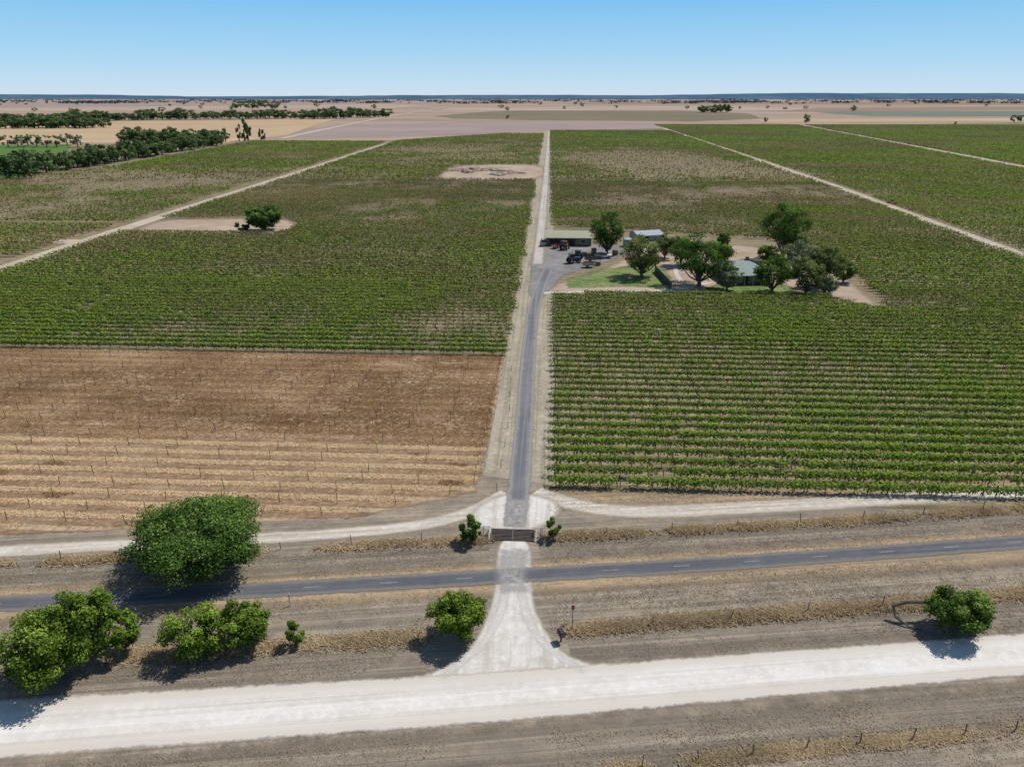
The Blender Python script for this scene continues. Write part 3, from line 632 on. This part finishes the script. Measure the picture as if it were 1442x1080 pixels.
# ------------------------------------------------------------------ fences
fpost = bm_done(bm_boxes([((0, 0, 0.55), (0.07, 0.07, 1.1)), ((0, 0, 1.11), (0.06, 0.06, 0.04))]), "post", postm)
def fence(pts, sp, lab):
    r = np.array([P(*p) for p in pts]); s = np.r_[0, np.cumsum(np.linalg.norm(np.diff(r, axis=0), axis=1))]
    n = int(s[-1]/sp); pp = [np.array([np.interp(a, s, r[:, k]) for k in (0, 1)]) for a in np.arange(n+1)*sp]
    bm = bmesh.new(); b = pp[0]
    for i in range(n):
        a0 = pp[i]-b; a1 = pp[i+1]-b
        for z in (0.35, 0.7, 1.05): bm_cyl(bm, (a0[0], a0[1], z), (a1[0], a1[1], z), 0.006, seg=3)
    o = put("wire_fence", bm_done(bm, "wire_fence", wirem), (b[0], b[1], 0), label=lab, category="fence")
    for p in pp:
        k = put("post", fpost, (p[0]-b[0], p[1]-b[1], 0), o); k.rotation_euler = (rng.normal(0, 0.07), rng.normal(0, 0.07), 0); k.scale = (1, 1, rng.uniform(0.75, 1.1))
fence([(806, 886), (1000, 872), (1250, 852), (1480, 834)], 7.5, "old post and wire fence in dry roadside grass")
fence([(905, 1078), (1100, 1056), (1300, 1038), (1480, 1022)], 4.2, "leaning post and wire fence in mown dry grass")
fence([(-20, 794), (200, 783), (450, 770), (684, 757)], 7.5, "post and wire fence leading to the cattle grid")
fence([(760, 756), (1000, 743), (1250, 728), (1480, 712)], 7.5, "post and wire fence leading to the cattle grid")
fence([(700, 692), (716, 600), (721, 512)], 6.0, "post and wire fence beside the driveway")

# ------------------------------------------------------------------ cattle grid
steel = paint("grid_steel", srgb(130, 112, 104), 0.5, 0.3); pit = paint("grid_pit", srgb(60, 50, 48), 0.9); wpaint = paint("white_paint", srgb(236, 232, 226), 0.6, var=0.12)
cx, cy = P(722, 754); g = put("cattle_grid", None, (cx, cy, 0), label="steel cattle grid with white pipe wings across the driveway", category="cattle grid")
part("pit", [((0, 0, 0.075), (4.6, 2.2, 0.02))], pit, g)
part("rail", [((0, -1.0+k*0.25, 0.13), (4.6, 0.09, 0.08)) for k in range(9)], steel, g)
part("frame", [((-2.34, 0, 0.12), (0.07, 2.3, 0.16)), ((2.34, 0, 0.12), (0.07, 2.3, 0.16)), ((0, 0, 0.125), (0.12, 2.0, 0.065))], steel, g)
for sx in (-1, 1):
    bm = bmesh.new(); X = sx*2.55; pA, pB, pC = (X, -1.2, 0.05), (X, 1.2, 0.05), (X, 0, 1.15)
    for a, b in ((pA, pC), (pB, pC), (pA, pB), ((X, 0, 0), (X, 0, 1.15)), ((X, -0.6, 0.6), (X, 0.6, 0.6)), ((X, 0, 1.1), (X+sx*0.7, 0, 1.1)), ((X+sx*0.7, 0, 0), (X+sx*0.7, 0, 1.2))): bm_cyl(bm, a, b, 0.06, seg=6)
    put("wing", bm_done(bm, "wing", wpaint), (0, 0, 0), g)

x, y = P(806, 876); sg = put("property_sign", None, (x, y, 0), label="small red and white sign on a thin roadside post", category="sign")
part("post", [((0, 0, 1.0), (0.07, 0.07, 2.0)), ((0, 0, 2.02), (0.09, 0.09, 0.04))], postm, sg)
redp = paint("red_paint", srgb(190, 60, 48), 0.5)
part("sign_board", [((0, -0.05, 1.7), (0.28, 0.03, 0.5))], redp, sg, 0.005); part("sign_panel", [((0, -0.07, 1.42), (0.28, 0.02, 0.16))], wpaint, sg)
x, y = P(790, 903); mb = put("mailbox", None, (x, y, 0), label="dark box mailbox on a leaning short post", category="mailbox", rot=0.4)
blackp = paint("black_paint", srgb(44, 44, 48), 0.6)
part("box", [((0, 0, 0.95), (0.5, 0.8, 0.45)), ((0, 0, 1.2), (0.42, 0.8, 0.1))], blackp, mb, 0.02); part("post", [((0, 0, 0.36), (0.14, 0.14, 0.74))], postm, mb, 0.01); part("door", [((0, -0.415, 0.95), (0.4, 0.02, 0.36))], steel, mb)
x, y = P(409, 853); mk = put("marker_post", None, (x, y, 0), label="slim white roadside marker post", category="marker post")
part("post", [((0, 0, 0.7), (0.12, 0.05, 1.4)), ((0, 0, 1.42), (0.09, 0.05, 0.05))], wpaint, mk); part("reflector", [((0, -0.03, 1.2), (0.08, 0.015, 0.14))], redp, mk)

# ------------------------------------------------------------------ buildings
glass = paint("window_glass", srgb(50, 60, 70), 0.15)
def building(name, u, v, w, d, h, rh, rot, wallm, roofm, lab, cat, doors=(), windows=(), over=0.4, hip=False, verandah=0, chimney=False):
    x, y = P(u, v); e = put(name, None, (x, y, 0), label=lab, category=cat, rot=rot)
    bm = bmesh.new()
    pts = [(-w/2, 0), (w/2, 0), (w/2, d), (-w/2, d)]
    b = [bm.verts.new((a, c, 0)) for a, c in pts]; t = [bm.verts.new((a, c, h)) for a, c in pts]
    for i in range(4): bm.faces.new((b[i], b[(i+1) % 4], t[(i+1) % 4], t[i]))
    if not hip:
        for sx in (-1, 1):
            a = bm.verts.new((sx*w/2, d/2, h+rh-0.05)); i, j = (1, 2) if sx > 0 else (3, 0); bm.faces.new((t[i], t[j], a))
    put("wall", bm_done(bm, "wall", wallm), (0, 0, 0), e)
    bm = bmesh.new(); o = over; in_ = d/2*0.9 if hip else -o; zl = h-0.05-(0.5 if verandah else 0)
    R0 = [bm.verts.new(p) for p in [(-w/2-o, -o-verandah, zl), (w/2+o, -o-verandah, zl), (w/2+o, d+o, h-0.05), (-w/2-o, d+o, h-0.05)]]
    r1 = bm.verts.new((-w/2+in_, d/2, h+rh)); r2 = bm.verts.new((w/2-in_, d/2, h+rh))
    bm.faces.new((R0[0], R0[1], r2, r1)); bm.faces.new((R0[2], R0[3], r1, r2))
    if hip: bm.faces.new((R0[1], R0[2], r2)); bm.faces.new((R0[3], R0[0], r1))
    ob = put("roof", bm_done(bm, "roof", roofm), (0, 0, 0), e); md = ob.modifiers.new("thick", 'SOLIDIFY'); md.thickness = 0.12; md.offset = 1
    if chimney: part("chimney", [((w*0.15, d*0.55, h+rh), (0.7, 0.7, 1.6)), ((w*0.15, d*0.55, h+rh+0.85), (0.85, 0.85, 0.12))], paint("brick", srgb(150, 100, 80)), ob)
    for dx, dw, dh in doors: part("door", [((dx, -0.04, dh/2), (dw, 0.06, dh)), ((dx, -0.08, dh-0.08), (dw+0.12, 0.06, 0.12))], pit, e)
    for wx, ww in windows:
        wn = part("window", [((wx, -0.03, 1.6), (ww, 0.05, 1.1))], glass, e)
        part("frame", [((wx, -0.05, 2.18), (ww+.16, .07, .08)), ((wx, -0.05, 1.02), (ww+.16, .07, .08)), ((wx-ww/2-.04, -.05, 1.6), (.08, .07, 1.08)), ((wx+ww/2+.04, -.05, 1.6), (.08, .07, 1.08))], wpaint, wn)
    if verandah:
        for k in np.linspace(-w/2, w/2, 6): part("verandah_post", [((k, -verandah, (h-.5)/2), (0.12, 0.12, h-0.6)), ((k, -verandah, 0.1), (0.2, 0.2, 0.2))], wpaint, e)
    return e
kh = paint("khaki_roof", srgb(184, 178, 142), 0.6, 0.0, corr=3); gw = paint("green_wall", srgb(66, 84, 66), 0.6, corr=3); shw = paint("shed_wall", srgb(116, 126, 100), 0.6, corr=3)
hr = paint("green_roof", srgb(150, 168, 154), 0.45, 0.0, corr=3); hw = paint("cream_wall", srgb(200, 190, 170), 0.8); gz = paint("galvanised_roof", srgb(190, 196, 200), 0.6, 0.0, corr=3); gzw = paint("pale_steel_wall", srgb(170, 176, 176), 0.5, 0.0, corr=3)
building("machinery_shed", 801, 347, 14.5, 13, 2.7, 0.8, 0.0, shw, kh, "long low khaki-roofed green machinery shed with open bays", "shed", doors=[(-4.6, 3.4, 2.2), (0.2, 3.4, 2.2)], windows=[(4.6, 1.6)])  # open bays are dark panels, their inner shade put into the colour
building("storage_shed", 916, 340, 9, 7, 2.0, 1.0, 0.35, gzw, gz, "pale galvanised gabled shed behind trees", "shed", doors=[(-2, 2.4, 1.7)], windows=[])
building("farmhouse", 1050, 399, 11, 9, 3.0, 2.0, 0.12, hw, hr, "cream farmhouse with pale green corrugated roof and verandah", "house", doors=[(0, 1.0, 2.1)], windows=[(-3.4, 1.5), (3.4, 1.5)], hip=True, verandah=2.0, chimney=True)
x, y = P(884, 347); wt = put("water_tank", None, (x, y, 0), label="round pale corrugated rainwater tank beside the shed", category="water tank")
bm = bmesh.new(); bm_cyl(bm, (0, 0, 0), (0, 0, 2.4), 1.6, seg=28)
for z in (0.6, 1.2, 1.8): bm_cyl(bm, (0, 0, z-0.03), (0, 0, z+0.03), 1.64, seg=28)
put("tank_body", bm_done(bm, "tank_body", gzw), (0, 0, 0), wt)
bm = bmesh.new(); bm_cyl(bm, (0, 0, 2.4), (0, 0, 2.8), 1.68, 0.3, 28); put("tank_lid", bm_done(bm, "tank_lid", gz), (0, 0, 0), wt)
p0 = np.array(P(922, 383)); p1 = np.array(P(945, 408)); L = np.linalg.norm(p1-p0); ang = math.atan2(*(p1-p0)[::-1])
sf = put("screen_fence", None, (p0[0], p0[1], 0), label="dark green corrugated screen fence across the lawn", category="fence", rot=ang)
part("panel", [((L*(k+0.5)/8, 0, 0.95), (L/8-0.1, 0.06, 1.8)) for k in range(8)], gw, sf)
for k in range(9): part("post", [((L*k/8, 0, 1.0), (0.09, 0.12, 2.0)), ((L*k/8, 0, 2.02), (0.12, 0.15, 0.04))], gw, sf)
wood = paint("weathered_timber", srgb(150, 124, 98), 0.9, scale=2)
for u, v, nk, rz in [(829, 364, 3, 0.1), (836, 360, 4, 0.3), (822, 361, 2, 1.2), (842, 374, 2, 0.2), (866, 360, 3, 0.5)]:
    x, y = P(u, v); o = put("pallet_stack", bm_done(bm_boxes([((0, 0, 0.1+k*0.5), (1.3, 1.3, 0.1)) for k in range(nk+1)]+[((sx*0.55, sy*0.55, nk*0.25+0.1), (0.12, 0.12, nk*0.5)) for sx in (-1, 1) for sy in (-1, 1)]+[((0, 0, nk*0.25+0.1), (1.15, 1.15, nk*0.5-0.1))]), "pallet_stack", wood, 0), (x, y, 0.04), label="stack of weathered brown timber bins in the yard", category="timber bins", group="timber bin stacks in the farmyard", rot=rz)

# ------------------------------------------------------------------ vehicles
tyre = paint("tyre", srgb(40, 40, 42), 0.9); rimm = paint("rim", srgb(176, 168, 142), 0.5)
def wheel(parent, x, y, r, w):
    bm = bmesh.new(); bm_cyl(bm, (0, -w/2, 0), (0, w/2, 0), r, seg=18); bmesh.ops.bevel(bm, geom=[e for e in bm.edges if len(e.link_faces) == 2 and e.calc_face_angle(0) > 1], offset=r*0.12, segments=1, affect='EDGES')
    t = put("wheel", bm_done(bm, "wheel", tyre), (x, y, r), parent)
    bm = bmesh.new(); bm_cyl(bm, (0, -w/2-0.02, 0), (0, w/2+0.02, 0), r*0.5, seg=12); put("rim", bm_done(bm, "rim", rimm), (0, 0, 0), t)
def tractor(u, v, rot, m, lab):
    x, y = P(u, v); e = put("tractor", None, (x, y, 0.05), label=lab, category="tractor", rot=rot)
    part("hood", [((1.35, 0, 1.35), (2.0, 0.85, 0.8)), ((2.38, 0, 1.25), (0.12, 0.7, 0.6)), ((0.9, 0, 0.85), (2.6, 0.6, 0.35))], m, e, 0.05)
    part("cab", [((-0.35, 0, 2.0), (1.35, 1.35, 1.3))], glass, e, 0.05)
    part("cab_roof", [((-0.35, 0, 2.75), (1.6, 1.6, 0.18))], m, e, 0.05)
    part("fender", [((-0.7, 0.85, 1.75), (1.3, 0.5, 0.1)), ((-0.7, -0.85, 1.75), (1.3, 0.5, 0.1)), ((-0.35, 0, 1.2), (1.4, 1.2, 0.35))], m, e, 0.02)
    part("exhaust", [((1.2, 0.3, 2.2), (0.1, 0.1, 1.0)), ((1.2, 0.3, 2.74), (0.13, 0.13, 0.1))], blackp, e)
    for sy in (-1, 1): wheel(e, -0.7, sy*0.95, 0.85, 0.5); wheel(e, 1.75, sy*0.85, 0.55, 0.35)
bluep = paint("blue_paint", srgb(52, 62, 84), 0.5); dred = paint("faded_red_paint", srgb(132, 66, 60), 0.7)
tractor(806, 371, 0.4, bluep, "dark blue tractor parked in the farmyard"); tractor(795, 352, 1.2, dred, "red tractor parked in front of the shed")
tractor(812, 366, 2.6, bluep, "dark blue tractor parked in the farmyard")
def ute(u, v, rot, m, lab):
    x, y = P(u, v); e = put("utility_truck", None, (x, y, 0.05), label=lab, category="truck", rot=rot)
    part("body", [((1.9, 0, 0.85), (1.3, 1.75, 0.55)), ((0.5, 0, 0.8), (1.6, 1.75, 0.65)), ((0, 0, 0.5), (5.0, 1.2, 0.18))], m, e, 0.05)
    bm = bmesh.new(); bmesh.ops.create_cube(bm, size=1, matrix=Matrix.Translation((0.45, 0, 1.42)) @ Matrix.Diagonal((1.5, 1.6, 0.6, 1)))
    for vv in bm.verts:
        if vv.co.z > 1.5: vv.co.x = 0.45+(vv.co.x-0.45)*0.65; vv.co.y *= 0.85
    put("cab_window", bm_done(bm, "cab_window", glass, 0.03), (0, 0, 0), e)
    part("cab_roof", [((0.45, 0, 1.74), (1.0, 1.38, 0.06))], m, e, 0.02)
    part("tray", [((-1.4, 0, 0.8), (2.2, 1.85, 0.12)), ((-1.4, 0.9, 1.0), (2.2, 0.06, 0.35)), ((-1.4, -0.9, 1.0), (2.2, 0.06, 0.35)), ((-2.48, 0, 1.0), (0.06, 1.8, 0.35))], rimm, e)
    for sx in (-1.5, 1.7):
        for sy in (-1, 1): wheel(e, sx, sy*0.85, 0.37, 0.24)
ute(766, 346, 1.4, wpaint, "white utility truck parked beside the shed"); ute(849, 364, 0.1, wpaint, "white utility truck parked in the farmyard")
ute(1257, 287, 2.2, gw, "green utility truck on a vineyard track")
def trailer(u, v, rot, m, lab):
    x, y = P(u, v); e = put("trailer", None, (x, y, 0.05), label=lab, category="trailer", rot=rot)
    part("deck", [((0, 0, 0.75), (3.4, 1.9, 0.12)), ((0, .92, 1.05), (3.4, .06, .5)), ((0, -.92, 1.05), (3.4, .06, .5)), ((1.67, 0, 1.05), (.06, 1.78, .5))], m, e); part("drawbar", [((2.3, 0, .65), (1.4, .12, .12)), ((2.95, 0, .4), (.1, .1, .45))], blackp, e)
    for sy in (-1, 1): wheel(e, -0.2, sy*0.8, 0.34, 0.22)
trailer(828, 377, 0.2, rimm, "pale flat farm trailer in the yard"); trailer(783, 350, 0.9, dred, "red farm trailer beside the shed"); trailer(832, 369, 0.1, steel, "grey steel farm trailer in the yard")

# ------------------------------------------------------------------ light, sky, camera
EL = math.radians(56); sd = Vector((0.80, 0.60, 0)).normalized(); sunv = Vector((sd.x*math.cos(EL), sd.y*math.cos(EL), math.sin(EL)))
L_ = bpy.data.lights.new("sun", 'SUN'); L_.energy = 4.4; L_.angle = math.radians(0.53); L_.color = (1.0, 0.97, 0.93)
lo = bpy.data.objects.new("sun", L_); COL.objects.link(lo); lo.rotation_euler = (-sunv).to_track_quat('-Z', 'Y').to_euler(); lo.location = (50, 50, 100)
w = bpy.data.worlds.new("World"); scene.world = w; w.use_nodes = True; nt = w.node_tree; bg = nt.nodes["Background"]
sk = nt.nodes.new("ShaderNodeTexSky"); sk.sky_type = 'NISHITA'; sk.sun_disc = False; sk.sun_elevation = EL; sk.sun_rotation = math.atan2(sd.x, sd.y)
sk.altitude = 200; sk.air_density = 1.0; sk.dust_density = 0.3; sk.ozone_density = 2.0
tc = nt.nodes.new("ShaderNodeTexCoord"); sp = nt.nodes.new("ShaderNodeSeparateXYZ"); nt.links.new(tc.outputs["Generated"], sp.inputs[0])
cr = nt.nodes.new("ShaderNodeValToRGB"); mr = nt.nodes.new("ShaderNodeMapRange"); mr.inputs[1].default_value = 0; mr.inputs[2].default_value = 0.3
nt.links.new(sp.outputs[2], mr.inputs[0]); nt.links.new(mr.outputs[0], cr.inputs[0])
e = cr.color_ramp.elements; e[0].color = srgb(198, 215, 227, 1); e[1].color = srgb(70, 140, 210, 1)
for p, c in ((0.06, (185, 212, 231)), (0.18, (158, 203, 233)), (0.38, (120, 185, 230))): k = e.new(p); k.color = srgb(*c, 1)
vm = nt.nodes.new("ShaderNodeVectorMath"); vm.operation = 'SCALE'; vm.inputs["Scale"].default_value = 10.0; nt.links.new(cr.outputs[0], vm.inputs[0])
m2 = nt.nodes.new("ShaderNodeMapRange"); m2.inputs[1].default_value = 0.12; m2.inputs[2].default_value = 0.4; nt.links.new(sp.outputs[2], m2.inputs[0])
mx = nt.nodes.new("ShaderNodeMix"); mx.data_type = 'RGBA'; nt.links.new(m2.outputs[0], mx.inputs[0]); nt.links.new(vm.outputs[0], mx.inputs[6]); nt.links.new(sk.outputs[0], mx.inputs[7])
nt.links.new(mx.outputs[2], bg.inputs[0]); bg.inputs[1].default_value = 0.11
cd = bpy.data.cameras.new("camera"); cam = bpy.data.objects.new("camera", cd); COL.objects.link(cam); scene.camera = cam
cd.sensor_width = 36; cd.lens = 36*F/1442; cd.clip_end = 100000; cd.clip_start = 0.5
cam.location = (0, 0, CAM_H); cam.rotation_euler = (math.pi/2-PITCH, 0, YAW)
scene.view_settings.view_transform = 'Standard'; scene.view_settings.look = 'None'; scene.view_settings.exposure = 0
